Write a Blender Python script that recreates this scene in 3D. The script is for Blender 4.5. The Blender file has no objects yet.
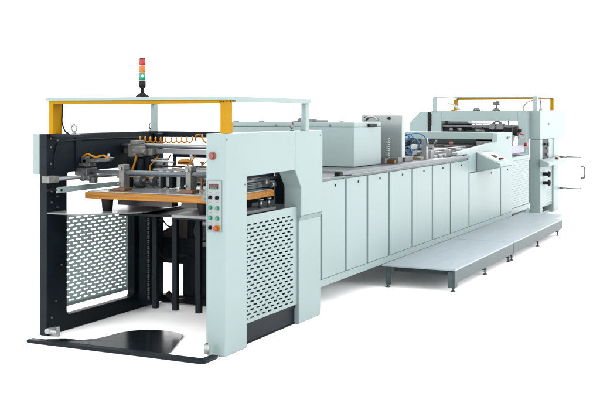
import bpy, bmesh, math, random
from mathutils import Vector, Matrix
random.seed(4)
R = math.radians
scene = bpy.context.scene
COL = scene.collection

# ------------------------------------------------------------------ materials
def mat(name, col, rough=.4, metal=0, spec=.3, var=.06, scale=6, bump=0, bscale=200, coat=0, emit=None, aniso=None, alpha=None, grime=0):
    m = bpy.data.materials.new(name); m.use_nodes = True
    if name != 'white_studio_floor': col = tuple(c*.38 for c in col)
    n = m.node_tree.nodes; l = m.node_tree.links; b = n['Principled BSDF']
    b.inputs['Roughness'].default_value = rough
    b.inputs['Metallic'].default_value = metal
    b.inputs['Specular IOR Level'].default_value = spec
    b.inputs['Coat Weight'].default_value = coat
    b.inputs['Coat Roughness'].default_value = .15
    tc = n.new('ShaderNodeTexCoord')
    mp = n.new('ShaderNodeMapping'); l.new(tc.outputs['Object'], mp.inputs[0])
    if aniso: mp.inputs['Scale'].default_value = aniso
    nz = n.new('ShaderNodeTexNoise'); nz.inputs['Scale'].default_value = scale; nz.inputs['Detail'].default_value = 5
    l.new(mp.outputs[0], nz.inputs[0])
    rp = n.new('ShaderNodeValToRGB')
    c0 = [max(0, c*(1-var)) for c in col]; c1 = [min(1, c*(1+var)) for c in col]
    rp.color_ramp.elements[0].color = (*c0, 1); rp.color_ramp.elements[1].color = (*c1, 1)
    rp.color_ramp.elements[0].position = .3; rp.color_ramp.elements[1].position = .7
    l.new(nz.outputs['Fac'], rp.inputs[0])
    outc = rp.outputs[0]
    if grime:
        n2 = n.new('ShaderNodeTexNoise'); n2.inputs['Scale'].default_value = scale*5; n2.inputs['Detail'].default_value = 8
        l.new(mp.outputs[0], n2.inputs[0])
        r2 = n.new('ShaderNodeValToRGB'); r2.color_ramp.elements[0].position = .62; r2.color_ramp.elements[1].position = .78
        l.new(n2.outputs['Fac'], r2.inputs[0])
        mx = n.new('ShaderNodeMix'); mx.data_type = 'RGBA'; mx.inputs[7].default_value = (*[c*.55 for c in col], 1)
        ml = n.new('ShaderNodeMath'); ml.operation = 'MULTIPLY'; ml.inputs[1].default_value = grime
        l.new(r2.outputs[0], ml.inputs[0]); l.new(ml.outputs[0], mx.inputs[0]); l.new(outc, mx.inputs[6]); outc = mx.outputs[2]
    l.new(outc, b.inputs['Base Color'])
    mr = n.new('ShaderNodeMapRange'); mr.inputs[3].default_value = max(.02, rough-.06); mr.inputs[4].default_value = min(1, rough+.08)
    l.new(nz.outputs['Fac'], mr.inputs[0]); l.new(mr.outputs[0], b.inputs['Roughness'])
    if bump:
        nb = n.new('ShaderNodeTexNoise'); nb.inputs['Scale'].default_value = bscale; nb.inputs['Detail'].default_value = 2
        l.new(mp.outputs[0], nb.inputs[0])
        bp = n.new('ShaderNodeBump'); bp.inputs['Strength'].default_value = bump; bp.inputs['Distance'].default_value = .002
        l.new(nb.outputs['Fac'], bp.inputs['Height']); l.new(bp.outputs[0], b.inputs['Normal'])
    if emit:
        b.inputs['Emission Color'].default_value = (*emit[0], 1); b.inputs['Emission Strength'].default_value = emit[1]
    return m

M = {}
M['mint']   = mat('mint_paint', (.338,.437,.435), .36, spec=.12, var=.03, scale=1.3, bump=.05, bscale=260, grime=.05)
M['mintd']  = mat('mint_paint_satin', (.312,.402,.402), .42, spec=.1, var=.02, scale=2, bump=.05, bscale=260)
M['gap']    = mat('door_gap_grey_green', (.16,.26,.265), .6, spec=.2, var=.05)
M['black']  = mat('black_paint', (.008,.0145,.020), .45, spec=.07, var=.25, scale=5, bump=.08, grime=.0)
M['gloss']  = mat('black_gloss_plate', (.010,.016,.020), .16, spec=.10, var=.3, scale=4)
M['rubber'] = mat('black_rubber', (.012,.012,.014), .6, spec=.1, var=.2)
M['steel']  = mat('brushed_steel', (.31,.33,.35), .34, metal=.75, var=.12, scale=14, aniso=(1,12,12), bump=.05)
M['steeld'] = mat('machined_grey_steel', (.17,.175,.18), .4, metal=.6, var=.25, scale=20, grime=.5)
M['cast']   = mat('cast_grey_metal', (.23,.235,.22), .5, metal=.4, var=.2, scale=18, grime=.4)
M['rail']   = mat('rail_grey_steel', (.13,.16,.185), .38, spec=.25, metal=.1, var=.1, scale=8, aniso=(1,8,8))
M['alu']    = mat('pale_aluminium', (.46,.48,.48), .38, metal=.35, var=.08, scale=10)
M['yellow'] = mat('yellow_paint', (.47,.245,.004), .5, spec=.03, var=.06, scale=4, bump=.05)
M['orange'] = mat('orange_air_hose', (.58,.22,.008), .4, spec=.08, var=.1)
M['blue']   = mat('blue_air_hose', (.03,.17,.38), .35, var=.15)
M['red']    = mat('red_plastic', (.42,.02,.015), .35, var=.1)
M['dred']   = mat('dull_red_button', (.26,.06,.05), .45, var=.1)
M['green']  = mat('green_button_plastic', (.01,.24,.13), .35, var=.1)
M['wood']   = mat('varnished_wood', (.42,.185,.034), .45, spec=.08, var=.35, scale=3, aniso=(9,1,22), bump=.1, bscale=40)
M['bronze'] = mat('bronze_foot', (.2,.09,.035), .45, metal=.3, var=.2)
M['sheet']  = mat('grey_board_top', (.30,.305,.315), .2, spec=.6, var=.12, scale=3)
M['shelf']  = mat('grey_shelf_metal', (.25,.265,.28), .3, spec=.2, metal=.0, var=.1, scale=4)
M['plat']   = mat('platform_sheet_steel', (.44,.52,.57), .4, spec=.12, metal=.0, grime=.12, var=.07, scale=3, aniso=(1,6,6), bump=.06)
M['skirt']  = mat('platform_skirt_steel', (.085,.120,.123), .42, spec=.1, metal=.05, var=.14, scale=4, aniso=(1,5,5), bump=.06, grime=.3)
M['guard']  = mat('grey_guard_sheet', (.26,.31,.315), .25, spec=.5, var=.06, scale=2)
M['panel']  = mat('control_panel_grey', (.30,.34,.345), .4, var=.04)
M['lcd']    = mat('dark_display', (.03,.012,.012), .2, var=.1)
M['digits'] = mat('display_digit', (.3,.02,.01), .3, emit=((1,.05,.02),.12))
M['digitg'] = mat('display_digits_green', (.02,.2,.1), .3, emit=((.05,.5,.25),.1))
M['lred']   = mat('lamp_red', (.42,.012,.02), .25, var=.05)
M['lora']   = mat('lamp_orange', (.62,.16,.01), .25, var=.05)
M['lgrn']   = mat('lamp_green_lit', (.0,.20,.10), .25, var=.05, emit=((.0,.6,.32),.22))
M['lcore']  = mat('lamp_glow', (.3,.9,.6), .3, emit=((.5,1,.75),1.6))
M['lilac']  = mat('pale_lilac_label', (.42,.4,.5), .5, var=.1)
M['white']  = mat('white_plastic', (.5,.52,.5), .4)
M['amber']  = mat('amber_bar', (.42,.19,.05), .4, var=.15)
M['taupe']  = mat('brown_grey_plate', (.07,.055,.055), .3, var=.3)
M['galv_lit']   = mat('galvanised_mint_lightened', (.62,.78,.78), .4, var=.03)  # pale tone lightened further, putting light the far guard lacks into its colour
M['floor']  = mat('white_studio_floor', (.9,.9,.9), .9, spec=0, var=.005, scale=1)

# ------------------------------------------------------------------ mesh builder
EACH={'cover_screw','frame_bolt','guard_trim','rail_bolt','bracket_bolt','bar_bolt','limit_switch','feed_roller','separator_block','separator_bracket','adjusting_screw','inner_rail','inner_plate','display_digit','button_label','hood_screw','hood_foot','hood_lock','guard_knob','base_block','base_clamp','hose_fitting','table_fitting','drive_block','adjusting_knob','cover_bolt','gearbox','upright','recess_knob','red_lever','red_fitting','gear_linkage','cross_brace','terminal','guide_column','lift_table_x','board_batten','door_gap_shade','shelf_bracket_x','hub','pressure_roller'}
class MB:
    def __init__(s): s.bm = bmesh.new()
    def box(s, x0,x1,y0,y1,z0,z1):
        v = [s.bm.verts.new(p) for p in ((x0,y0,z0),(x1,y0,z0),(x1,y1,z0),(x0,y1,z0),(x0,y0,z1),(x1,y0,z1),(x1,y1,z1),(x0,y1,z1))]
        for f in ((3,2,1,0),(4,5,6,7),(0,1,5,4),(1,2,6,5),(2,3,7,6),(3,0,4,7)): s.bm.faces.new([v[i] for i in f])
        return s
    def prism(s, pts, axis, a, b):
        def P(u,w,t): return {'y':(u,t,w),'x':(t,u,w),'z':(u,w,t)}[axis]
        A = [s.bm.verts.new(P(u,w,a)) for u,w in pts]; B = [s.bm.verts.new(P(u,w,b)) for u,w in pts]
        s.bm.faces.new(A); s.bm.faces.new(list(reversed(B)))
        n = len(pts)
        for i in range(n): s.bm.faces.new([A[(i+1)%n],A[i],B[i],B[(i+1)%n]])
        return s
    def cone(s, p0, p1, r0, r1=None, n=20):
        r1 = r0 if r1 is None else r1
        p0=Vector(p0); p1=Vector(p1); d=(p1-p0).normalized()
        u = d.orthogonal().normalized(); w = d.cross(u)
        ring=[]
        for p,r in ((p0,r0),(p1,r1)):
            ring.append([s.bm.verts.new(p+(u*math.cos(2*math.pi*i/n)+w*math.sin(2*math.pi*i/n))*r) for i in range(n)])
        s.bm.faces.new(list(reversed(ring[0]))); s.bm.faces.new(ring[1])
        for i in range(n):
            f=s.bm.faces.new([ring[0][i],ring[0][(i+1)%n],ring[1][(i+1)%n],ring[1][i]]); f.smooth=True
        return s
    def tube(s, pts, r, n=10, closed=False):
        pts=[Vector(p) for p in pts]; rings=[]; N=len(pts)
        u=None
        for k,p in enumerate(pts):
            if closed: t=(pts[(k+1)%N]-pts[k-1]).normalized()
            else: t=(pts[min(k+1,N-1)]-pts[max(k-1,0)]).normalized()
            if u is None: u=t.orthogonal().normalized()
            u=(u-t*u.dot(t)).normalized(); w=t.cross(u)
            rings.append([s.bm.verts.new(p+(u*math.cos(2*math.pi*i/n)+w*math.sin(2*math.pi*i/n))*r) for i in range(n)])
        for k in range(N if closed else N-1):
            a=rings[k]; b=rings[(k+1)%N]
            for i in range(n):
                f=s.bm.faces.new([a[i],a[(i+1)%n],b[(i+1)%n],b[i]]); f.smooth=True
        if not closed:
            s.bm.faces.new(list(reversed(rings[0]))); s.bm.faces.new(rings[-1])
        return s
    def torus(s, c, R_, r, axis='x', n=24):
        c=Vector(c); pts=[]
        for i in range(n):
            a=2*math.pi*i/n; u,w=R_*math.cos(a),R_*math.sin(a)
            pts.append(c+Vector({'x':(0,u,w),'y':(u,0,w),'z':(u,w,0)}[axis]))
        return s.tube(pts, r, 8, True)
    def frame(s, o, i, rad, y0, y1, seg=6):
        """plate in the XZ plane with a rounded window"""
        (ox0,oz0,ox1,oz1),(ix0,iz0,ix1,iz1)=o,i
        cs=[((ix0+rad,iz0+rad),180,(ox0,oz0)),((ix1-rad,iz0+rad),270,(ox1,oz0)),((ix1-rad,iz1-rad),0,(ox1,oz1)),((ix0+rad,iz1-rad),90,(ox0,oz1))]
        A=[];O=[]
        for (cx,cz),a0,oc in cs:
            A.append([(cx+rad*math.cos(R(a0+90*k/seg)),cz+rad*math.sin(R(a0+90*k/seg))) for k in range(seg+1)]); O.append(oc)
        V={}
        for y in (y0,y1):
            inn=[[s.bm.verts.new((u,y,w)) for u,w in arc] for arc in A]; out=[s.bm.verts.new((u,y,w)) for u,w in O]
            V[y]=(inn,out)
            for k in range(4):
                for j in range(seg): s.bm.faces.new([inn[k][j],inn[k][j+1],out[k]])
                s.bm.faces.new([inn[k][seg],inn[(k+1)%4][0],out[(k+1)%4],out[k]])
        ia=[v for a in V[y0][0] for v in a]; ib=[v for a in V[y1][0] for v in a]
        for a,b in ((ia,ib),(V[y0][1],V[y1][1])):
            n=len(a)
            for k in range(n): s.bm.faces.new([a[k],a[(k+1)%n],b[(k+1)%n],b[k]])
        return s
    def perforated(s, x0,x1,z0,z1,y0,y1, px,pz,sl,sh,mx=.03,mz=.03):
        s.box(x0,x1,y0,y1,z0,z0+mz)
        z=z0+mz; row=0
        while z+pz <= z1-mz:
            # slot row, then solid strip
            off = mx + (0 if row%2==0 else px/2)
            x=x0; c=x0+off
            while c+sl < x1-mx:
                s.box(x,c,y0,y1,z,z+sh); x=c+sl; c+=px
            s.box(x,x1,y0,y1,z,z+sh)
            s.box(x0,x1,y0,y1,z+sh,z+pz); z+=pz; row+=1
        s.box(x0,x1,y0,y1,z,z1)
        return s
    def louvre(s, x0,x1,y,z0,z1,pitch,depth=.008):
        z=z0
        while z+pitch<=z1+1e-6:
            v=[s.bm.verts.new(p) for p in ((x0,y,z),(x1,y,z),(x1,y-depth,z+pitch*.25),(x0,y-depth,z+pitch*.25),(x1,y,z+pitch),(x0,y,z+pitch))]
            s.bm.faces.new([v[0],v[1],v[2],v[3]]); s.bm.faces.new([v[3],v[2],v[4],v[5]]); z+=pitch
        return s
    def build(s, name, material, parent=None, bevel=0):
        bmesh.ops.recalc_face_normals(s.bm, faces=s.bm.faces[:])
        if name in EACH: return s.each(name, material, parent, bevel)
        return s.link(name, material, parent, bevel)
    def each(s, name, material, parent, bevel):
        """every separate piece becomes a part of its own"""
        seen=set(); last=None
        for v0 in s.bm.verts[:]:
            if v0 in seen: continue
            comp=[]; st=[v0]; seen.add(v0)
            while st:
                v=st.pop(); comp.append(v)
                for e in v.link_edges:
                    w=e.other_vert(v)
                    if w not in seen: seen.add(w); st.append(w)
            m=MB(); mp={v:m.bm.verts.new(v.co) for v in comp}
            for f in {f for v in comp for f in v.link_faces}:
                g=m.bm.faces.new([mp[v] for v in f.verts]); g.smooth=f.smooth
            last=m.link(name, material, parent, bevel)
        s.bm.free(); return last
    def link(s, name, material, parent=None, bevel=0):
        off = Vector((0,0,0))
        if parent:
            p=parent
            while p: off += Vector(p.get('_loc',(0,0,0))) if not p.parent else Vector((0,0,0)); p=p.parent
        for v in s.bm.verts: v.co -= off
        me=bpy.data.meshes.new(name); s.bm.to_mesh(me); s.bm.free()
        me.materials.append(M[material])
        o=bpy.data.objects.new(name, me); COL.objects.link(o)
        if parent: o.parent=parent
        if bevel:
            b=o.modifiers.new('bevel','BEVEL'); b.width=bevel; b.segments=2; b.limit_method='ANGLE'; b.angle_limit=R(40)
        return o

def thing(name, label, cat, loc, group=None):
    o=bpy.data.objects.new(name,None); COL.objects.link(o); o.location=loc; o['_loc']=loc
    o.empty_display_size=.2
    o['label']=label; o['category']=cat
    if group: o['group']=group
    return o
def mark(o, label): o['label']=label; return o
def bez(p, n=24):
    """Catmull-Rom through points"""
    p=[Vector(q) for q in p]; P=[p[0]]+p+[p[-1]]; out=[]
    for i in range(1,len(P)-2):
        for k in range(n):
            t=k/n; a,b,c,d=P[i-1],P[i],P[i+1],P[i+2]
            out.append(.5*((2*b)+(c-a)*t+(2*a-5*b+4*c-d)*t*t+(3*b-a-3*c+d)*t**3))
    out.append(p[-1]); return out

# ================================================================== SETTING
fl=MB(); fl.box(-60,120,-60,90,-.3,0); fl=fl.build('floor','floor'); fl['kind']='structure'

# ================================================================== FEEDER
F=thing('sheet_feeder','open sheet feeder with black inner frame, wooden board, yellow posts and signal light on top','machine',(.97,.95,0))
# near side cover
near=MB()
near.prism([(0,.004),(.377,.004),(.377,1.465),(1.325,1.475),(1.455,1.302),(1.455,1.03),(1.95,1.03),(1.95,1.84),(0,1.84)],'y',0,.18)
near=near.build('side_cover','mint',F,.006)
MB().prism([(1.455,.004),(1.95,.004),(1.95,.985),(1.455,.985)],'y',.022,.178).build('rear_post_cover','mint',F,.006)
w=MB()
for (x0,x1) in ((1.4555,1.9495),):
    v=[w.bm.verts.new(p) for p in ((x0,.001,1.029),(x1,.001,1.029),(x1,.022,.985),(x0,.022,.985),(x0,.176,1.029),(x1,.176,1.029),(x1,.176,.985),(x0,.176,.985))]
    for f in ((0,1,2,3),(3,2,6,7),(4,5,1,0),(7,6,5,4),(0,3,7,4),(2,1,5,6)): w.bm.faces.new([v[i] for i in f])
w.build('post_collar','mintd',F)
MB().box(1.322,1.3245,-.0012,.0,1.478,1.836).build('cover_seam','gap',near)
sc=MB()
for x,z in ((.03,1.79),(.34,1.40),(1.9,1.79)): sc.cone((x,.002,z),(x,-.004,z),.007)
sc.build('cover_screw','steeld',near)
# perforated guards
MB().perforated(.379,1.453,.19,1.12,.045,.049,.112,.0352,.068,.0155).build('perforated_guard','mint',F)
MB().box(.379,1.453,.128,.14,.19,1.10).build('guard_backing','black',F)  # added closed black sheet, puts the dark of the interior behind the slots
pl=MB(); pl.box(.379,1.453,.07,.127,.012,.188); pl.box(.30,1.5,.062,.069,.15,.187); pl.box(.30,1.9,.062,.12,.003,.012)
pl.build('plinth_beam','black',F,.003)
# far side frame with window
far=MB(); far.frame((0,.004,1.80,1.82),(.285,.145,1.36,1.462),.045,1.84,1.92)
far=far.build('side_frame','black',F,.004)
MB().box(.002,1.78,1.925,2.0,1.455,1.82).build('outer_cover','mint',F,.006)
MB().perforated(.2,1.46,.205,1.08,1.95,1.954,.112,.0352,.070,.0125).build('perforated_guard','galv_lit',F)
t=MB(); t.box(1.365,1.42,1.925,1.949,.2,1.08); t.box(.2,1.46,1.935,1.949,.195,.215); t.build('guard_trim','mint',F)
d=MB(); d.box(.4,.48,1.825,1.838,1.50,1.78); d.build('frame_rib','black',far)
d=MB(); d.tube(bez([(.10,1.836,1.5),(.12,1.832,1.68),(.20,1.832,1.745),(.6,1.832,1.76),(1.5,1.832,1.76)],8),.008); d.build('pressed_edge','black',far)
# frame bolts
b=MB()
for x,z in ((.05,1.78),(.05,1.70),(.05,1.55),(.14,1.76),(.06,1.30),(.06,1.20),(.2,.62),(.12,.3),(.06,.16),(1.5,1.2),(1.5,.9),(.14,1.15),(.14,1.25)): b.cone((x,1.842,z),(x,1.828,z),.009)
b.build('frame_bolt','steeld',far)
# floor hinge on the far frame
h=MB(); h.box(-.03,.04,1.76,1.838,.03,.075); h.cone((-.05,1.79,.06),(.07,1.79,.06),.022); h.cone((-.03,1.70,.055),(-.03,1.83,.055),.018); h.box(.02,.05,1.73,1.75,.005,.09)
h.build('plate_hinge','alu',F,.003)
# rear frame
rf=MB()
rf.box(1.82,1.90,.18,1.86,1.755,1.818)
rf.box(1.82,1.90,.18,1.86,.012,.09)
rf.box(1.82,1.88,.20,1.86,.60,.70)
rf.box(1.84,1.88,.20,1.56,.09,.60)
rf.box(1.82,1.90,.185,.30,.09,1.755)
rf.box(1.70,1.798,1.77,1.838,.05,1.80)
rf.box(1.86,1.90,1.57,1.87,.42,.60)
rf.box(1.86,1.895,.3,1.52,.70,1.0)
rf.build('rear_frame','black',F,.004)
d=MB(); d.prism([(1.88,.70),(1.88,.72),(1.70,.82),(1.60,.96),(1.50,.96),(1.50,.70)],'x',1.83,1.855); d.build('motor_guard','taupe',F)
d=MB(); d.cone((1.70,1.25,.80),(1.70,.85,.80),.10,n=28); d.cone((1.70,1.3,.80),(1.70,1.25,.80),.07); d.box(1.6,1.8,.9,1.2,.66,.70); d.build('lift_motor','steeld',F)
# inner columns beside the far wall
ic=MB(); ic.box(1.38,1.46,1.70,1.80,.06,1.55); ic.box(1.52,1.60,1.76,1.82,.10,1.50)
ic.build('guide_column','black',F,.004)
ch=MB()
for k in range(46): ch.box(1.36,1.375,1.66,1.68,.12+k*.022,.134+k*.022)
ch.build('lift_chain','steeld',F)
# lift bars
for y,z0 in ((1.275,.147),(1.05,.145),(.795,.14)):
    MB().box(.875,.925,y-.026,y+.026,z0,1.085).build('lift_bar','black',F,.003)
d=MB(); d.box(.50,1.5,.52,1.42,1.065,1.088); d.box(.86,.94,.45,1.5,1.03,1.064); d.build('lift_table','black',F,.003)
# shelves
sh=MB(); sh.prism([(.0,1.838),(.0,1.46),(.42,1.10),(1.3,1.10),(1.3,1.838)],'z',1.103,1.114); sh.build('side_shelf','shelf',F)
sh=MB(); sh.prism([(.22,.19),(.22,.66),(.30,.70),(1.3,.70),(1.3,.19)],'z',1.10,1.125); sh.build('side_shelf','shelf',F,.003)
d=MB(); d.box(.25,1.3,.19,.66,1.085,1.0995); d.box(.85,.93,.42,.50,.25,1.084); d.build('shelf_bracket','black',F)
# feed board
fb=MB(); fb.box(.28,1.28,.20,1.635,1.228,1.288); fb=fb.build('feed_board','wood',F,.005)
MB().box(.30,1.27,.21,1.62,1.289,1.297).build('board_top','sheet',fb,.002)
for (x,y) in ((.36,1.44),(1.15,1.44),(.36,.42),(1.15,.42)):
    z=1.126 if y<1 else 1.115
    MB().cone((x,y,z),(x,y,1.227),.044,.058,28).build('board_foot','rubber',F,.002)
d=MB(); d.box(.6,.7,.9,1.5,1.15,1.227); d.box(.6,.7,.35,.8,1.15,1.227); d.build('board_batten','taupe',fb)
d=MB(); d.box(.24,.30,.20,.34,1.30,1.34); d.box(.22,.26,.20,.36,1.25,1.30); d.cone((.23,.33,1.29),(.23,.24,1.29),.022); d.build('board_clamp','cast',F,.003)
# far guide rod and flat bar
g=MB(); g.cone((-.02,1.75,1.418),(1.1,1.75,1.405),.019); g.build('guide_rod','steel',F)
MB().box(-.13,.01,1.71,1.79,1.388,1.448).build('rod_clamp','cast',F,.004)
g=MB(); g.prism([(.02,1.29),(.12,1.29),(1.08,1.297),(1.08,1.343),(.06,1.343),(.02,1.335)],'y',1.735,1.752); g=g.build('flat_bar','mintd',F,.002)
MB().cone((.07,1.734,1.315),(.07,1.725,1.315),.01).cone((-.12,1.745,1.325),(.02,1.745,1.318),.007).build('bar_bolt','rubber',g)
# front cross bar
c=MB(); c.cone((.5,.185,1.463),(.5,1.83,1.460),.020); c.build('cross_bar','rail',F)
c=MB(); c.cone((.56,.185,1.44),(.56,1.6,1.44),.013); c.build('cross_rod','steel',F)
k=MB(); k.box(.42,.58,1.72,1.86,1.425,1.495); k.box(.38,.50,1.66,1.76,1.38,1.43); k.cone((.36,1.73,1.405),(.52,1.73,1.405),.028); k.box(.40,.46,1.62,1.68,1.36,1.41)
k.build('bar_clamp','steeld',F,.004)
a=MB(); a.cone((.95,1.75,1.395),(.95,1.30,1.395),.024); a.build('amber_rod','amber',F)
# gripper over the far clamp
gp=MB(); gp.box(.44,.54,1.70,1.83,1.51,1.54); gp.box(.46,.52,1.76,1.82,1.54,1.60)
gp.prism([(1.80,1.535),(1.50,1.565),(1.47,1.595),(1.50,1.60),(1.80,1.575)],'x',.46,.52); gp.cone((.5,1.78,1.50),(.5,1.78,1.57),.03)
gp=gp.build('gripper','steeld',F,.004)
MB().tube(bez([(.47,1.80,1.60),(.46,1.74,1.625),(.46,1.65,1.60),(.46,1.56,1.615),(.46,1.50,1.59)],8),.0085).build('gripper_hose','orange',gp)
MB().cone((.5,1.53,1.59),(.5,1.53,1.63),.018,.008).build('gripper_tip','alu',gp)
# brackets on the board
for y in (1.36,.64):
    br=MB(); br.box(.46,.485,y-.027,y+.027,1.305,1.53); br.box(.486,.56,y-.027,y-.01,1.31,1.50); br.box(.455,.55,y-.034,y+.034,1.49,1.535); br=br.build('stop_bracket','cast',F,.003)
    MB().prism([(y-.08,1.2985),(y+.10,1.2985),(y+.10,1.306),(y+.03,1.325),(y-.08,1.325)],'x',.40,.52).build('bracket_foot','bronze',br,.002)
    MB().cone((.45,y,1.50),(.44,y,1.50),.014).cone((.45,y+.02,1.36),(.44,y+.02,1.36),.01).build('bracket_bolt','steel',br)
# suction-head cross beam
sb=MB(); sb.box(1.16,1.24,.185,1.83,1.61,1.655); sb.cone((1.15,.185,1.685),(1.15,1.95,1.685),.024); sb.cone((1.28,.185,1.675),(1.28,1.83,1.675),.02)
sb=sb.build('suction_beam','steel',F)
sh_=MB()
sh_.box(1.08,1.26,1.55,1.72,1.58,1.70); sh_.box(1.06,1.20,1.60,1.68,1.70,1.74); sh_.box(1.02,1.10,1.52,1.60,1.62,1.68); sh_.cone((1.06,1.64,1.63),(1.06,1.50,1.63),.03)
sh_.box(1.1,1.2,1.45,1.52,1.60,1.66)
hd=sh_.build('suction_head','cast',F,.004)
q=MB(); q.box(1.10,1.22,1.50,1.62,1.40,1.578); q.box(1.12,1.2,1.4,1.5,1.36,1.47); q.cone((1.07,1.56,1.40),(1.07,1.56,1.56),.03); q.build('suction_cylinder','black',hd,.004)
q=MB(); q.tube(bez([(1.05,1.60,1.60),(1.02,1.60,1.52),(1.0,1.62,1.44),(1.0,1.66,1.38)],6),.010); q.build('suction_hose','orange',hd)
q=MB(); q.box(1.25,1.35,1.42,1.52,1.33,1.56); q.box(1.2,1.25,1.38,1.46,1.47,1.53); q.box(1.25,1.33,1.53,1.60,1.50,1.56); q.build('valve_block','alu',F,.004)
q=MB(); q.cone((.78,1.40,1.37),(.78,1.34,1.37),.058,n=28); q.cone((.78,1.43,1.37),(.78,1.31,1.37),.02); q.cone((.86,1.30,1.36),(.86,1.26,1.36),.045)
q.build('feed_roller','steeld',F,.002)
q=MB(); q.box(.80,.86,1.36,1.44,1.30,1.42); q.box(.74,.80,1.46,1.52,1.30,1.40); q.build('roller_arm','black',F,.003)
q=MB(); q.cone((1.3,1.13,1.60),(1.0,.90,1.42),.014); q.cone((1.0,.90,1.42),(.98,.78,1.44),.012); q.build('tie_strut','steel',F)
q=MB(); q.box(1.45,1.5,1.02,1.44,1.565,1.60); q.box(1.45,1.5,1.42,1.44,1.48,1.564); q.box(1.45,1.5,.97,1.02,1.46,1.62); q.box(1.44,1.5,.90,.969,1.44,1.60); q.build('nozzle_frame','black',F,.003)
q=MB(); q.cone((1.42,1.27,1.525),(1.42,1.27,1.555),.08,.03,n=24); q.box(1.4,1.44,1.19,1.35,1.495,1.524); q.build('orange_cap','orange',F,.003)
q=MB()
for y in (.62,.70,.88,1.02,1.14,1.22): q.box(.90,.98,y-.022,y+.022,1.31,1.46)
for y in (.52,.80,1.08,1.26): q.cone((1.02,y-.04,1.40),(1.02,y+.04,1.40),.038)
q.box(.95,1.05,.50,1.34,1.455,1.475)
q.build('separator_block','alu',F,.004)
q=MB()
for y in (.66,.95,1.08,.55,1.18): q.box(.86,.96,y-.018,y+.018,1.30,1.44)
q.box(.92,.98,.45,1.3,1.495,1.51); q.build('separator_bracket','black',F,.003)
# small fittings crowding the space between board and suction beam
rnd=random.Random(11)
for i in range(26):
    y=.55+.9*rnd.random(); x=.95+.5*rnd.random(); k=rnd.choice(('pin','block','rod','nozzle','rod'))
    m_=rnd.choice(('steeld','alu','black','bronze','cast','amber'))
    q=MB()
    if k=='pin': q.cone((x,y,1.299),(x,y,1.38+.08*rnd.random()),.010); q.cone((x,y,1.381),(x,y,1.40),.018)
    elif k=='block':
        w_=.02+.02*rnd.random(); z=1.30+.14*rnd.random(); q.box(x,x+.05,y-w_,y+w_,z,z+.03+.03*rnd.random())
    elif k=='rod': z=1.34+.20*rnd.random(); q.cone((x,y,z),(x,min(1.6,y+.1+.2*rnd.random()),z+.01),.007+.006*rnd.random())
    else: q.cone((x,y,1.36),(x,y,1.52),.012); q.cone((x,y,1.335),(x,y,1.36),.026,.012); q.cone((x,y,1.52),(x,y,1.535),.02)
    q.build({'pin':'pin','block':'clamp_block','rod':'linkage_rod','nozzle':'suction_nozzle'}[k],m_,F,.002)
for y in (1.44,1.30,1.02,.86):
    MB().tube(bez([(1.2,y,1.60),(1.12,y-.02,1.55),(1.08,y+.02,1.49),(1.06,y,1.43)],6),.0065,8).build('suction_hose',rnd.choice(('orange','rubber')),F)
q=MB(); q.cone((1.05,.30,1.335),(1.05,1.55,1.335),.016); q.build('drive_shaft','steel',F)
# spiral air hoses
def coil(y0,y1,x,z,r,turns,amp=0):
    return [(x+r*math.cos(2*math.pi*turns*t),y0+(y1-y0)*t,z+r*math.sin(2*math.pi*turns*t)+amp*math.sin(math.pi*t)) for t in [i/(turns*16) for i in range(int(turns*16)+1)]]
MB().tube(coil(1.70,1.06,1.24,1.748,.025,10.5,-.008),.007,8).build('spiral_hose','orange',F)
MB().tube(coil(.99,.72,1.24,1.765,.036,2.5,-.008),.009,8).build('spiral_hose','orange',F)
MB().tube(bez([(1.27,1.06,1.745),(1.24,1.03,1.79),(1.24,.985,1.80)],8),.01).build('spiral_hose','orange',F)
# things seen through the near opening
q=MB(); q.box(.9,1.62,.35,.42,1.30,1.345); q.box(1.5,1.56,.4,1.2,1.32,1.36); q.build('inner_rail','mintd',F,.003)
q=MB(); q.box(.55,1.75,.44,.48,1.15,1.42); q.box(.6,1.8,.30,.36,1.36,1.40); q.box(1.5,1.8,.20,.30,1.13,1.44); q.box(.6,1.4,.26,.30,1.41,1.45); q.build('inner_plate','black',F,.003)
q=MB()
for x in (1.08,1.24): q.cone((x,.24,1.13),(x,.24,1.20),.018); q.cone((x,.24,1.20),(x,.24,1.215),.03)
q.cone((.5,.27,1.38),(1.45,.27,1.395),.016); q.cone((1.32,.26,1.33),(1.40,.26,1.33),.03); q.cone((1.18,.26,1.36),(1.26,.26,1.36),.028)
q.build('adjusting_screw','steel',F)
# cable and light switchgear inside
MB().tube(bez([(1.5,1.62,1.05),(1.5,1.6,.95),(1.45,1.5,.87),(1.4,1.38,.88),(1.35,1.3,.95)],10),.008).build('cable','rubber',F)
MB().tube(bez([(1.6,1.7,.56),(1.65,1.66,.50),(1.7,1.6,.49),(1.75,1.5,.53),(1.8,1.42,.50)],10),.009).build('cable','rubber',F)
MB().tube(bez([(1.45,1.66,1.0),(1.42,1.64,.9),(1.42,1.63,.75),(1.44,1.6,.68)],10),.008).build('cable','orange',F)
q=MB(); q.box(1.38,1.44,1.55,1.62,.86,.93); q.cone((1.5,1.45,.12),(1.45,1.5,.19),.03); q.box(1.5,1.56,1.35,1.5,.09,.13); q.build('limit_switch','rubber',F,.004)

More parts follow.
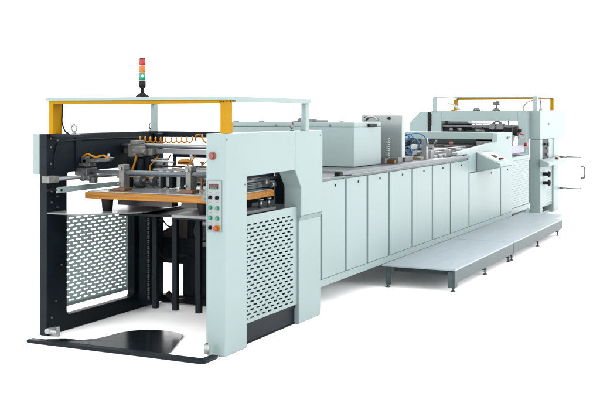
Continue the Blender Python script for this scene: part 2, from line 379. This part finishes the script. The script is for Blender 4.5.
# guard rail
gr=MB(); gr.box(-.02,.145,-.02,1.835,2.118,2.146); gr.box(.146,1.64,-.02,.05,2.10,2.146); gr.box(.146,1.75,1.785,1.835,2.10,2.146)
gr.box(1.545,1.63,-.005,.045,1.84,2.0995); gr.box(1.64,1.71,1.785,1.83,1.82,2.0995)
gr.box(1.55,1.62,-.004,.06,1.8402,1.846)
gr=gr.build('guard_rail','mint',F,.004)
MB().box(0,.12,.052,1.768,2.088,2.1175).build('front_bar','yellow',F,.003)
for y in (0,1.77):
    p=MB().box(0,.128,y,y+.048,1.842 if y<1 else 1.822,2.1175).build('rail_post','yellow',F,.004)
q=MB()
for dy in (.012,.036): q.cone((.0,dy,2.10),(-.005,dy,2.10),.006)
for dx in (.03,.09): q.cone((dx,.0,2.105),(dx,-.005,2.105),.006)
q.build('rail_bolt','rubber',gr)
MB().tube(bez([(.135,1.77,2.10),(.125,1.765,2.0),(.12,1.765,1.93),(.14,1.75,1.85),(.2,1.76,1.825)],10),.008).build('cable','rubber',F)
# lifting eyes
for (x,y,z) in ((.03,1.56,1.822),(1.72,1.88,1.822),(1.42,.08,1.842)):
    e=MB(); e.torus((x,y,z+.052),.03,.0085,'x' if x<1 else 'y'); e.cone((x,y,z),(x,y,z+.022),.02,.012); 
    if x<1: e.box(x-.02,x+.09,y-.08,y+.03,z-.003,z+.004)
    e.build('lifting_eye','steel',F)
MB().box(.03,.14,1.45,1.83,1.795,1.822).box(-.0,.10,1.838,1.84,1.8,1.81).build('corner_plate','black',F,.003)
# signal tower
S=MB(); S.cone((.05,.846,2.147),(.05,.846,2.158),.062,.055,28); S.cone((.05,.846,2.158),(.05,.846,2.19),.05,.012,28); S.cone((.05,.846,2.19),(.05,.846,2.215),.014,n=20); S.cone((.05,.846,2.215),(.05,.846,2.235),.017,.03,28); S.cone((.05,.846,2.235),(.05,.846,2.285),.03,n=28); S.cone((.05,.846,2.288),(.05,.846,2.295),.03,n=28)
S=S.build('signal_tower','rubber',F)
for m_,z0,z1 in (('lgrn',2.296,2.354),('lora',2.357,2.416),('lred',2.419,2.476)):
    L=MB(); L.cone((.05,.846,z0),(.05,.846,z1),.0295,n=28)
    for k in range(4): L.torus((.05,.846,z0+.010+k*.013),.0292,.0016,'z',28)
    L.build('lamp',m_,S)
MB().cone((.0262,.8295,2.326),(.0225,.8270,2.326),.011,n=16).build('lamp_core','lcore',S)
MB().cone((.05,.846,2.477),(.05,.846,2.484),.029,.022,28).build('lamp_cap','rubber',S)
# floor plate
pt=bez([(-.22,1.80,0),(-.10,1.70,0),(-.03,1.60,0),(-.02,1.45,0),(.12,1.34,0),(.38,1.30,0),(.54,1.2,0),(.61,1.03,0),(.59,.85,0),(.53,.74,0),(.40,.68,0),(-.02,.50,0)],6)
poly=[(v.x,v.y) for v in pt]+[(-.20,.46),(-.20,1.80)]
fp=MB(); fp.prism(poly,'z',.004,.014); fp=fp.build('floor_plate','gloss',F)
q=MB(); q.prism([(-.285,1.83),(-.285,.06),(-.25,.03),(-.06,.03),(-.06,.09),(-.201,.10),(-.201,1.83)],'z',.003,.032); q.build('floor_plate_edge','black',F,.005)
q=MB(); q.cone((-.10,.115,.042),(-.10,.115,.12),.024,n=24); q=q.build('plate_pin','alu',F)
MB().cone((-.10,.115,.121),(-.10,.115,.125),.012).build('pin_hole','rubber',q)
# red push button
q=MB(); q.cone((0,.118,1.655),(-.012,.118,1.655),.034,n=28); q=q.build('stop_button_ring','dred',F,.002)
MB().cone((-.013,.118,1.655),(-.03,.118,1.655),.024,.02,28).build('button_cap','dred',q)
# control panel on the post's end face
yy=lambda px:.162-.133*(px-208.4)/14
zz=lambda py:1.454-.424*(py-179.6)/52
cp=MB().box(-.006,0,.029,.162,1.03,1.454); cp=cp.build('control_panel','panel',F,.002)
mark(cp,'narrow grey control panel with small display, green buttons and emergency stop')
q=MB(); q.box(-.0075,-.0062,.030,.032,1.032,1.452); q.box(-.0075,-.0062,.159,.161,1.032,1.452); q.box(-.0075,-.0062,.0322,.1588,1.032,1.034); q.box(-.0075,-.0062,.0322,.1588,1.45,1.452); q.build('panel_edge','gap',cp)
MB().box(-.014,-.0062,yy(218.9),yy(210),zz(188.6),zz(183.6)).build('display','lcd',cp,.002)
q=MB()
for i in range(5):
    y=yy(211.2)-i*.014; q.box(-.0152,-.0142,y-.008,y,zz(185.9),zz(184.5))
q.build('display_digit','digits',cp)
q=MB()
for i in range(4):
    y=yy(211.6)-i*.016; q.box(-.0152,-.0142,y-.009,y,zz(187.9),zz(186.9))
q.build('display_digit','digitg',cp)
for (px,py,m_,r) in ((211.2,197,'rubber',.0135),(218,197.2,'rubber',.0135),(211.2,207.4,'green',.0155),(218,207.8,'green',.0155),(211.2,217.6,'green',.0155),(218,218,'green',.0155),(211.2,227.6,'rubber',.0135)):
    q=MB(); q.cone((-.0062,yy(px),zz(py)),(-.012,yy(px),zz(py)),r+.003,n=24); q.cone((-.012,yy(px),zz(py)),(-.026,yy(px),zz(py)),r,r*.85,24)
    if m_=='rubber': q.box(-.034,-.026,yy(px)-.004,yy(px)+.004,zz(py)-.013,zz(py)+.013)
    q.build('knob' if m_=='rubber' else 'button',m_,cp)
q=MB(); q.cone((-.0062,yy(218),zz(227.8)),(-.012,yy(218),zz(227.8)),.0265,n=28); q=q.build('emergency_stop','yellow',cp)
MB().cone((-.0122,yy(217.8),zz(228)),(-.03,yy(217.8),zz(228)),.011,n=20).cone((-.03,yy(217.8),zz(228)),(-.046,yy(217.8),zz(228)),.021,.018,28).build('button_cap','red',q)
q=MB()
for py in (192.2,202,212.4,222.6):
    for px in (211.2,218): q.box(-.0072,-.0062,yy(px)-.009,yy(px)+.009,zz(py)-.003,zz(py)+.003)
q.build('button_label','gap',cp)

# ================================================================== CONVEYOR CABINET
B=thing('conveyor_cabinet','long mint green cabinet with a row of tall doors behind the platforms','machine',(5.9,.95,0))
c=MB()
c.box(2.0,9.95,.072,.30,.262,1.335); c.box(2.5,9.95,.301,1.85,.28,1.335)
c.build('casing','mintd',B)
c=MB(); c.box(2.0,9.95,.05,.0715,.262,.335); c.build('base_strip','mint',B,.003)
for x in (2.2,6.2,7.8,9.6):
    for y in (.75,1.4):
        MB().box(x,x+.1,y,y+.1,.004,.28).build('leg','gap',B)
edges=[2.0,2.639,3.254,3.94,4.762,5.565,6.368,7.289,9.131,9.95]
for i in range(len(edges)-1):
    x0,x1=edges[i],edges[i+1]
    top=1.318 if i<7 else 1.125
    g=.026
    dr=MB().box(x0+g,x1-g,.040,.0715,.342,top).build('door','mint',B,.004)
    cx=(x0+x1)/2+.06*(x1-x0); zc=1.265 if i<7 else 1.07
    if i==7: cx=8.55
    q=MB(); q.cone((cx,.040,zc),(cx,.034,zc),.014,n=16); q.box(cx-.004,cx+.004,.031,.034,zc-.01,zc+.01); q.build('latch','rubber',dr)
c=MB(); 
for x in edges[1:7]: c.box(x-.020,x+.020,.0535,.0717,.337,1.322)
for x in edges[7:9]: c.box(x-.020,x+.020,.0535,.0717,.337,1.128)
c.build('door_gap_shade','gap',B)  # grey-green strips, the shade between doors put into their colour
# upper side cover, rising to the right
c=MB(); c.prism([(7.29,1.135),(9.95,1.135),(9.95,1.69),(8.955,1.69),(8.93,1.55),(6.72,1.452),(6.72,1.41),(7.20,1.41),(7.29,1.33)],'y',.046,.13)
c=c.build('upper_cover','mint',B,.005)
c2=MB(); c2.cone((9.6,.046,1.60),(9.6,.03,1.60),.02); c2.cone((9.72,.046,1.61),(9.72,.036,1.61),.012); c2.build('cover_bolt','steeld',c)
# table rail and table
c=MB(); c.box(2.46,7.19,-.002,.06,1.362,1.398); c=c.build('table_rail','rail',B,.006)
MB().box(2.38,2.459,-.006,.066,1.358,1.402).build('end_cap','rubber',c,.012)
MB().box(2.85,8.9,.062,1.82,1.337,1.385).build('table_top','steel',B,.003)
MB().box(1.97,2.39,.06,1.82,1.337,1.352).box(2.391,2.849,.14,1.82,1.337,1.352).build('infeed_plate','shelf',B,.003)
# front hood
H=MB(); H.box(3.5,4.36,.30,2.05,1.392,1.850); H=H.build('hood','mint',B,.008)
mark(H,'wide mint green hood spanning the machine')
MB().box(3.497,4.363,.297,2.053,1.853,1.905).build('hood_lid','mint',H,.008)
q=MB(); q.box(3.90,4.15,.270,.296,1.853,1.885); q.build('handle','rubber',H,.006)
q=MB()
for (x,y) in ((3.6,.5),(3.6,1.9),(3.6,1.55),(3.6,1.1)): q.cone((x,y,1.902),(x,y,1.917),.05,.03)
for y in (.6,1.3,1.9): q.cone((3.497,y,1.87),(3.488,y,1.87),.011)
q.build('hood_screw','steeld',H)
q=MB(); q.box(3.62,3.75,.88,1.08,1.902,1.94); q.box(3.6,3.66,1.0,1.06,1.94,1.958); q.box(3.62,3.72,.72,.84,1.902,1.93); q.build('hood_lock','cast',H,.004)
# grey guard box behind the hood
G=MB(); G.box(4.8,4.92,.19,.74,1.45,1.985); G=G.build('guard_box','guard',B,.006)
mark(G,'upright grey sheet guard box just behind the hood')
q=MB(); q.cone((4.80,.67,1.945),(4.785,.67,1.945),.028,n=24); q.cone((4.80,.36,1.945),(4.785,.36,1.945),.02,n=24); q.build('guard_knob','rubber',G)
q=MB(); q.tube([(4.78,.60+.085*math.cos(R(a)),1.915+.055*math.sin(R(a))) for a in range(0,181,12)],.012); q.build('lift_handle','alu',G)
q=MB(); q.tube([(4.62+.018*math.cos(a*.7),.31+.018*math.sin(a*.7),1.44+a*.0026) for a in range(0,100)],.006,8); q.build('spiral_hose','alu',B)
q=MB()
for (x0,x1,y0,y1,z1) in ((4.7,4.85,.2,.34,1.46),(4.7,4.78,.40,.5,1.45),(4.72,4.8,.56,.68,1.45),(5.1,5.4,.25,.35,1.45),(5.2,5.9,.5,.55,1.44),(5.55,5.7,.2,.28,1.43),(4.5,4.6,.3,.4,1.46)): q.box(x0,x1,y0,y1,1.386,z1)
q.cone((4.66,.62,1.42),(4.66,.4,1.42),.025)
q.build('base_block','cast',B,.004)
q=MB(); q.box(4.56,4.62,.20,.3,1.387,1.43); q.box(4.70,4.76,.51,.55,1.387,1.44); q.build('base_clamp','bronze',B,.003)
# valve block with blue hoses
V=MB(); V.box(5.92,6.0,.24,.31,1.386,1.67); V.box(6.0,6.1,.50,.56,1.386,1.62); V.box(5.86,6.1,.44,.50,1.44,1.58); V=V.build('valve_block','alu',B,.004)
q=MB()
loops=[(.60,1.62,.09),(.52,1.54,.10),(.44,1.66,.075),(.58,1.50,.07),(.36,1.60,.085),(.50,1.60,.055),(.42,1.50,.06)]
loops+=[(.70,1.68,.05),(.72,1.52,.055),(.66,1.48,.045),(.56,1.70,.05),(.62,1.60,.05),(.48,1.58,.045),(.40,1.70,.045),(.55,1.46,.05),(.36,1.52,.05)]
for i,(y,z,r) in enumerate(loops):
    x=5.80-.02*i
    q.tube([(x+.02*math.sin(a*2),y+r*math.cos(a),z+r*.95*math.sin(a)) for a in [k*2*math.pi/28 for k in range(int(28*.85))]],.0095,8)
q.tube(bez([(5.85,.62,1.45),(5.8,.60,1.6),(5.82,.52,1.70),(5.85,.34,1.74),(5.88,.24,1.68),(5.9,.22,1.56)],8),.010,8)
q.tube(bez([(5.8,.64,1.66),(5.76,.55,1.58),(5.78,.47,1.47),(5.8,.40,1.43)],8),.013,8)
q.build('blue_hoses','blue',V)
q=MB()
for (y,z) in ((.66,1.72),(.66,1.54),(.55,1.66),(.50,1.45),(.62,1.44),(.44,1.56),(.6,1.58),(.40,1.62),(.5,1.52)): q.box(5.66,5.74,y-.022,y+.022,z-.03,z+.03)
q.box(5.85,5.9,.70,.72,1.40,1.76); q.box(5.85,5.9,.62,.66,1.5,1.58); q.box(5.85,5.9,.72,.78,1.62,1.7)
q.build('hose_fitting','rubber',V,.004)
q=MB().box(5.80,5.87,.29,.40,1.388,1.42); q.build('yellow_tag','yellow',V,.003)
# small parts along the table
q=MB()
for (x0,x1,y0,y1,z0,z1) in ((6.3,6.42,.30,.40,1.386,1.50),(6.55,7.3,.36,.40,1.42,1.46),(6.9,7.0,.22,.30,1.386,1.49),(7.3,7.45,.3,.42,1.386,1.47),(7.8,8.0,.35,.5,1.386,1.47),(7.0,7.2,.55,.75,1.386,1.50),(8.2,8.6,.4,.8,1.386,1.46),(6.2,6.3,.55,.62,1.386,1.47)):
    q.box(x0,x1,y0,y1,z0,z1)
q.cone((6.2,.48,1.47),(8.6,.48,1.47),.02); q.cone((7.6,.25,1.46),(7.6,1.7,1.46),.03)
for x in (6.5,6.75,7.15,7.7): q.cone((x,.24,1.385),(x,.24,1.43),.03)
q.build('table_fitting','alu',B,.004)
for i in range(22):
    x=6.25+2.4*rnd.random(); y=.2+.55*rnd.random(); h=.03+.07*rnd.random(); q=MB()
    if i%3: q.box(x,x+.05+.1*rnd.random(),y,y+.04+.05*rnd.random(),1.386,1.386+h)
    else: q.cone((x,y,1.386),(x,y,1.386+h),.018+.01*rnd.random())
    q.build('clamp_block' if i%3 else 'pin',rnd.choice(('steeld','alu','cast','black')),B,.003)
q=MB()
for (x0,x1,y0,y1,z0,z1) in ((6.32,6.9,.62,.70,1.386,1.52),(7.4,7.7,.22,.28,1.386,1.44),(8.0,8.2,.25,.34,1.386,1.43),(8.3,8.8,.9,1.5,1.386,1.5),(7.2,7.26,.22,.34,1.47,1.50)): q.box(x0,x1,y0,y1,z0,z1)
q.cone((6.4,.30,1.52),(6.4,.9,1.53),.03); q.cone((8.3,.9,1.50),(8.3,.86,1.58),.02)
q.build('drive_block','steeld',B,.004)
q=MB(); q.cone((8.3,.62,1.50),(8.3,.62,1.56),.028); q.cone((7.95,.95,1.5),(7.95,.88,1.56),.02); q.build('adjusting_knob','dred',B)
q=MB(); q.box(7.5,7.6,.72,.95,1.46,1.485); q.build('green_strip','green',B)
# housing in front of the press
P_=MB(); P_.box(8.96,9.30,.131,1.92,1.585,1.70); P_.box(9.301,9.93,.131,1.92,1.62,1.69); P_=P_.build('cross_cover','mint',B,.006)
q=MB(); q.prism([(8.975,1.584),(9.29,1.584),(9.29,1.50),(9.25,1.47)],'y',.42,1.9); q.build('slanted_shield','mintd',B)
q=MB(); q.box(9.45,9.7,.14,1.9,1.34,1.618); q.build('recess_shade_block','black',B)  # black block painting the shade in the recess under the cross cover
q=MB(); q.box(8.97,9.1,.15,.40,1.40,1.56); q.cone((8.96,.30,1.50),(8.92,.30,1.50),.03); q.cone((8.96,.2,1.50),(8.92,.2,1.50),.03); q.build('gearbox','steeld',B,.004)
MB().cone((9.2,.14,1.46),(9.2,1.85,1.46),.07,n=28).build('feed_roller','steeld',B)
# louvred section to the right
L=MB(); L.box(9.96,11.45,.11,.30,.262,1.25); L.box(9.96,12.09,.301,1.85,.28,1.25); L.build('rear_casing','mintd',B)
L=MB(); L.louvre(10.0,11.42,.105,.36,1.18,.041,.007); L.build('louvred_panel','mint',B)
L=MB(); L.box(9.99,11.44,.09,.109,1.185,1.25); L.box(9.99,11.44,.09,.109,.27,.355); L.build('louvre_frame','mint',B,.003)
# console desk
cd=MB()
X0,X1=7.70,8.50
pr=[(.045,1.425),(-.29,1.272),(-.325,1.265),(-.325,1.212),(-.29,1.19),(.045,1.12)]
cd.prism(pr,'x',X0,X1); cd=cd.build('console','mint',B,.012)
def desk(u,x,h=0):   # point on the sloping desk surface: u 0..1 from back to front
    y=.045-(.335)*u; z=1.425-.153*u; n=Vector((0,-.153,.335)).normalized()
    return Vector((x,y,z))+n*h
def deskbox(x0,x1,u0,u1,h0,h1):
    m=MB(); v=[m.bm.verts.new(desk(u,x,h)) for (x,u,h) in ((x0,u0,h0),(x1,u0,h0),(x1,u1,h0),(x0,u1,h0),(x0,u0,h1),(x1,u0,h1),(x1,u1,h1),(x0,u1,h1))]
    for f in ((3,2,1,0),(4,5,6,7),(0,1,5,4),(1,2,6,5),(2,3,7,6),(3,0,4,7)): m.bm.faces.new([v[i] for i in f])
    return m
cpn=deskbox(7.76,8.44,.12,.90,.0005,.004).build('console_panel','white',cd,.001)
deskbox(8.02,8.18,.42,.60,.0045,.012).build('screen','rubber',cpn,.002)
for x,u,m_ in ((8.10,.78,'rubber'),(8.2,.8,'red'),(8.02,.8,'rubber')):
    m=MB(); m.cone(desk(u,x,.004),desk(u,x,.03),.018,n=20); m.build('button',m_,cpn)
# tools and handwheels above the louvred section
T=MB(); T.cone((10.7,.20,1.70),(10.7,.12,1.70),.09,n=28); T.cone((10.7,.12,1.70),(10.7,.06,1.70),.03); T.cone((10.9,.42,1.62),(10.9,.30,1.62),.07,n=28); T.box(10.75,10.85,.25,.4,1.25,1.75); T=T.build('handwheel','rubber',B,.003)
q=MB(); q.cone((11.0,.30,1.70),(11.0,.08,1.62),.016); q.cone((11.0,.22,1.62),(11.0,.22,1.79),.014); q.cone((11.3,.15,1.44),(11.3,.09,1.44),.035); q.build('red_lever','red',B)
q=MB(); q.box(10.35,11.3,.16,.26,1.30,1.43); q.box(10.2,11.4,.27,.6,1.251,1.32); q.build('label_plate','lilac',B,.004)
q=MB(); q.cone((10.6,.3,1.60),(11.44,.3,1.60),.02); q.cone((11.0,.2,1.57),(11.4,.2,1.57),.014); q.box(11.0,11.2,.3,.42,1.50,1.64); q.box(10.3,10.4,.4,.6,1.32,1.6); q.build('gear_linkage','steeld',B,.004)

# ================================================================== PRESS / DELIVERY UNIT
D=thing('delivery_unit','mint green tower unit with portal beam, railed top and open tubular gate, beyond the cabinet','machine',(13.3,1.1,0))
q=MB(); q.box(12.102,12.40,.4705,1.99,1.858,2.062); q.box(12.1,12.40,.305,.47,.006,2.062); q.box(12.1,12.4,1.99,2.20,.006,2.062); q=q.build('portal_frame','mint',D,.006)
b=MB(); b.box(12.402,14.95,.10,.336,1.506,2.07); b=b.build('side_box','mint',D,.008)
MB().cone((13.2,.10,1.8),(13.2,.092,1.8),.022,n=16).build('box_lock','steeld',b)
q=MB(); q.box(12.41,12.60,.101,.30,.006,1.504); q.box(13.66,14.22,.101,.32,.006,1.504); q.box(12.45,14.2,.33,2.1,.25,1.10); q.box(12.45,14.2,1.95,2.15,1.10,2.0); q.box(12.7,13.6,.18,.30,.0065,.05); q.build('upright','mint',D,.005)
q=MB(); q.box(12.61,13.655,.13,.329,.17,1.09); q.build('lower_cabinet','mintd',D,.004)
q=MB(); q.louvre(13.0,13.62,.129,.22,1.0,.05,.008); q.build('louvred_panel','mint',D)
q=MB(); q.box(12.63,12.97,.115,.1295,.20,1.02); q.build('door','mint',D,.003)
q=MB(); q.box(12.62,13.25,.125,.329,1.11,1.50); q.box(12.95,13.64,.30,.328,.06,.165); q.build('dark_recess','black',D,.003)
q=MB(); q.cone((12.9,.124,1.40),(12.9,.06,1.40),.02); q.cone((12.9,.06,1.40),(12.9,.03,1.40),.04); q.cone((13.05,.124,1.2),(13.05,.10,1.2),.03); q.cone((13.05,.124,1.32),(13.05,.10,1.32),.02); q.build('recess_knob','steeld',D)
q=MB(); q.box(13.252,13.655,.115,.25,1.1,1.503); q.build('inner_panel','mint',D,.003)
q=MB(); q.prism([(.10,1.13),(-.06,1.065),(-.08,1.055),(-.08,1.0),(.10,.97)],'x',12.35,14.0); q=q.build('console','mint',D,.01)
MB().cone((13.5,-.0,1.09),(13.5,-.0,1.13),.035,n=20).build('button','dred',q)
for z in (.824,.651):
    k=MB(); k.cone((12.75,.114,z),(12.75,.02,z),.035,n=20); k.cone((12.75,.02,z),(12.75,-.02,z),.062,.05,20); k.box(12.75,12.92,.0,.03,z-.02,z+.03); k.build('clamp_knob','rubber',D,.003)
# far cover with chamfered top
q=MB(); q.prism([(2.66,.3),(2.27,.3),(2.27,2.045),(2.44,2.045),(2.66,1.81)],'x',12.1,14.0); q.build('far_cover','mint',D,.006)
q=MB(); q.box(12.12,13.9,2.202,2.268,.35,2.03); q.build('cover_gap','black',D)
q=MB()
for z in (1.98,1.92,1.86,1.80): q.box(12.08,12.12,2.19,2.25,z-.02,z+.02)
q.build('terminal','rubber',D)
# guard rail on top
q=MB(); q.box(12.08,12.16,.09,.17,2.063,2.345); q.box(12.08,12.16,2.08,2.16,2.063,2.32); q.box(12.08,13.62,2.09,2.15,2.321,2.347); q.box(12.16,13.70,.10,.16,2.318,2.345)
q.box(13.60,13.76,.10,2.2,2.348,2.362); q.build('guard_rail','mint',D,.004)
q=MB(); q.box(13.62,13.74,.165,2.13,2.305,2.345); q.build('rear_bar','yellow',D,.003)
for y in (.10,2.1355): MB().box(13.60,13.74,y,y+.06,2.072,2.317).build('rail_post','yellow',D,.003)
q=MB(); q.tube(bez([(12.12,.36,1.98),(12.12,.36,2.12),(12.2,.33,2.20),(12.45,.28,2.26),(12.6,.2,2.28)],8),.018); q.tube(bez([(12.5,.2,2.28),(12.75,.2,2.28),(12.9,.2,2.27),(12.93,.2,2.20),(12.93,.2,2.07)],8),.018); q.box(12.87,12.99,.17,.23,2.072,2.11); q.build('conduit','steel',D)
for y,h in ((1.30,.06),(.91,.05)):
    q=MB(); q.cone((12.2,y,2.063),(12.2,y,2.063+h),.085,.05,24)
    if y<1: q.cone((12.2,y,2.11),(12.2,y,2.22),.018); q.cone((12.2,y,2.17),(12.2,y,2.21),.07,n=20); q.cone((12.2,y-.06,2.24),(12.2,y+.06,2.20),.03)
    q.build('height_knob','steeld',D)
q=MB(); q.prism([(1.98,2.23),(1.85,2.20),(1.68,2.07),(1.74,2.07),(1.88,2.175),(1.98,2.205)],'x',12.5,12.55); q.build('lever','alu',D,.002)
MB().cone((12.2,1.79,2.063),(12.2,1.79,2.10),.05,.03).build('cap','yellow',D)
# mechanism in the portal
q=MB()
q.box(12.2,12.6,1.55,1.98,1.66,1.80); q.box(12.15,12.4,1.2,1.5,1.64,1.69); q.box(12.3,12.7,1.0,1.9,1.80,1.82); q.cone((12.2,1.9,1.76),(12.2,1.4,1.76),.05); q.box(12.3,12.5,.55,1.0,1.66,1.74)
q.cone((12.25,1.8,1.70),(12.25,1.1,1.655),.022); q.box(12.2,12.3,1.06,1.16,1.63,1.73)
q.build('press_mechanism','black',D,.004)
for (x,y0,y1,z,rr,m_) in ((12.5,.5,1.95,1.665,.035,'steeld'),(12.7,.5,1.9,1.72,.018,'steel'),(12.9,.5,1.9,1.69,.03,'rubber')):
    MB().cone((x,y0,z),(x,y1,z),rr).build('roller',m_,D)
for y in (.62,.78,1.2,1.34,1.6,1.78):
    m2=MB(); m2.box(12.08,12.099,y-.03,y+.03,1.68,1.73) if y>1.5 else m2.box(12.3,12.36,y-.03,y+.03,1.64,1.70); m2.cone((12.25,y,1.70),(12.25,y,1.80),.012); m2.build('roller_bracket',('cast','steeld')[y>1],D,.002)
q=MB(); q.cone((12.15,.48,1.765),(12.15,1.98,1.765),.022); q.box(12.1,12.3,.75,1.02,1.70,1.82); q.cone((12.1,.95,1.76),(12.05,.95,1.76),.06); q.tube([(12.15,.88+.13*math.cos(R(a)),1.72+.13*math.sin(R(a))) for a in range(0,181,15)],.018)
q.box(12.2,12.3,.55,.70,1.64,1.74); q.cone((12.15,.66,1.72),(12.15,.66,1.88),.014); q.box(12.3,12.4,1.52,1.9,1.80,1.85); q.cone((12.15,1.3,1.68),(12.15,1.12,1.66),.03)
q.build('gear_shaft','steeld',D,.003)
q=MB(); q.cone((12.19,1.66,1.72),(12.13,1.66,1.72),.012); q.build('red_fitting','red',D)
# guard gate
q=MB(); pts=[(14.4,.06,1.10),(14.4,-.315,1.10),(14.4,-.315,.44),(14.4,.06,.44)]
for a,b_ in zip(pts,pts[1:]): q.cone(a,b_,.014)
for z in (1.10,.44): q.cone((14.4,.14,z),(14.4,-.02,z),.024); q.box(14.2,14.44,.10,.14,z-.03,z+.03)
gt=q.build('guard_gate','steel',D)
mark(gt,'open square guard gate of thin tube with a grey handle')
q=MB(); q.tube(bez([(14.4,-.315,.90),(14.4,-.385,.89),(14.4,-.395,.86),(14.4,-.395,.70),(14.4,-.385,.67),(14.4,-.315,.66)],6),.017); q.build('handle','steeld',gt)

# ================================================================== PLATFORMS
def platform(x0,x1,label,legs,tab=False,open_end=False):
    T=thing('work_platform',label,'platform',((x0+x1)/2,-.4,0),'low steel platforms along the machine')
    pts=[(x0,-.83),(x0,.048),(x1,.048),(x1,-.83)]
    if tab: pts=[(x0,-.83),(x0,.048),(x1+.85,.048),(x1+.85,-.60),(x1+.60,-.74),(x1+.25,-.72),(x1+.05,-.62),(x1,-.62),(x1,-.83)]
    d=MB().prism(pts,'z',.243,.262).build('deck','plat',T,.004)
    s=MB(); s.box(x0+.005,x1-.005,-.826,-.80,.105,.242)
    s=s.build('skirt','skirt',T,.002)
    for (x,y,kind) in legs:
        l=MB()
        if kind=='corner': l.box(x,x+.10,y,y+.02,.05,.104); l.box(x,x+.02,y+.021,y+.08,.05,.226); cx=x+.05
        elif kind=='post': l.box(x,x+.05,y,y+.05,.03,.242); cx=x+.025
        else: l.box(x,x+.06,y+.02,y+.08,.06,.226); cx=x+.03
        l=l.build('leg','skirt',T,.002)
        f=MB(); yc=y+.035; f.cone((cx,yc,.010),(cx,yc,.06),.010); f.cone((cx,yc,.003),(cx,yc,.012),.03,.024,20); f.cone((cx,yc,.035),(cx,yc,.043),.018,n=6)
        f.build('foot','steeld',l)
    b=MB(); b.box(x0+.3,x0+.34,-.79,0,.15,.226); b.box(x1-.34,x1-.3,-.79,0,.15,.226); b.build('cross_brace','skirt',T)
    return T
platform(3.72,6.41,'nearer grey steel platform in front of the cabinet doors, its open end showing legs',[(3.73,-.82,'corner'),(3.75,-.04,'post'),(5.10,-.82,'mid'),(6.28,-.82,'mid'),(6.2,-.1,'mid')])
platform(6.43,9.80,'farther grey steel platform reaching the tower unit, ending in a short side step',[(6.46,-.82,'mid'),(8.1,-.82,'mid'),(9.6,-.82,'mid'),(9.6,-.1,'mid')],tab=True)

# ================================================================== CAMERA, LIGHT
cam=bpy.data.cameras.new('camera'); co=bpy.data.objects.new('camera',cam); COL.objects.link(co)
co.location=(-7.245,-4.137,2.0); co.rotation_euler=(R(90),0,R(-64.5))
cam.sensor_width=36; cam.lens=1014/600*36; cam.shift_y=-86/600; cam.clip_end=500; cam.clip_start=.1
scene.camera=co

w=bpy.data.worlds.new('World'); scene.world=w; w.use_nodes=True
bg=w.node_tree.nodes['Background']; bg.inputs[0].default_value=(1,1,1,1); bg.inputs[1].default_value=3.7

def area(name,loc,target,size,power,col=(1,1,1)):
    l=bpy.data.lights.new(name,'AREA'); l.shape='RECTANGLE'; l.size=size[0]; l.size_y=size[1]; l.energy=power; l.color=col
    o=bpy.data.objects.new(name,l); COL.objects.link(o); o.location=loc
    o.rotation_euler=(Vector(target)-Vector(loc)).to_track_quat('-Z','Y').to_euler()
    return o
area('softbox_side',(1,-26,10),(6,0,.8),(14,7),4300)
area('added_fill_front',(-20,7,6),(3,1,.5),(9,7),3000)  # added fill light without a seen source, brightens feeder inside and end faces

scene.view_settings.view_transform='Standard'; scene.view_settings.look='None'
scene.view_settings.exposure=0; scene.view_settings.gamma=1
scene.render.engine='CYCLES'
scene.render.resolution_x=1024; scene.render.resolution_y=683
for o in scene.objects:
    if '_loc' in o: del o['_loc']
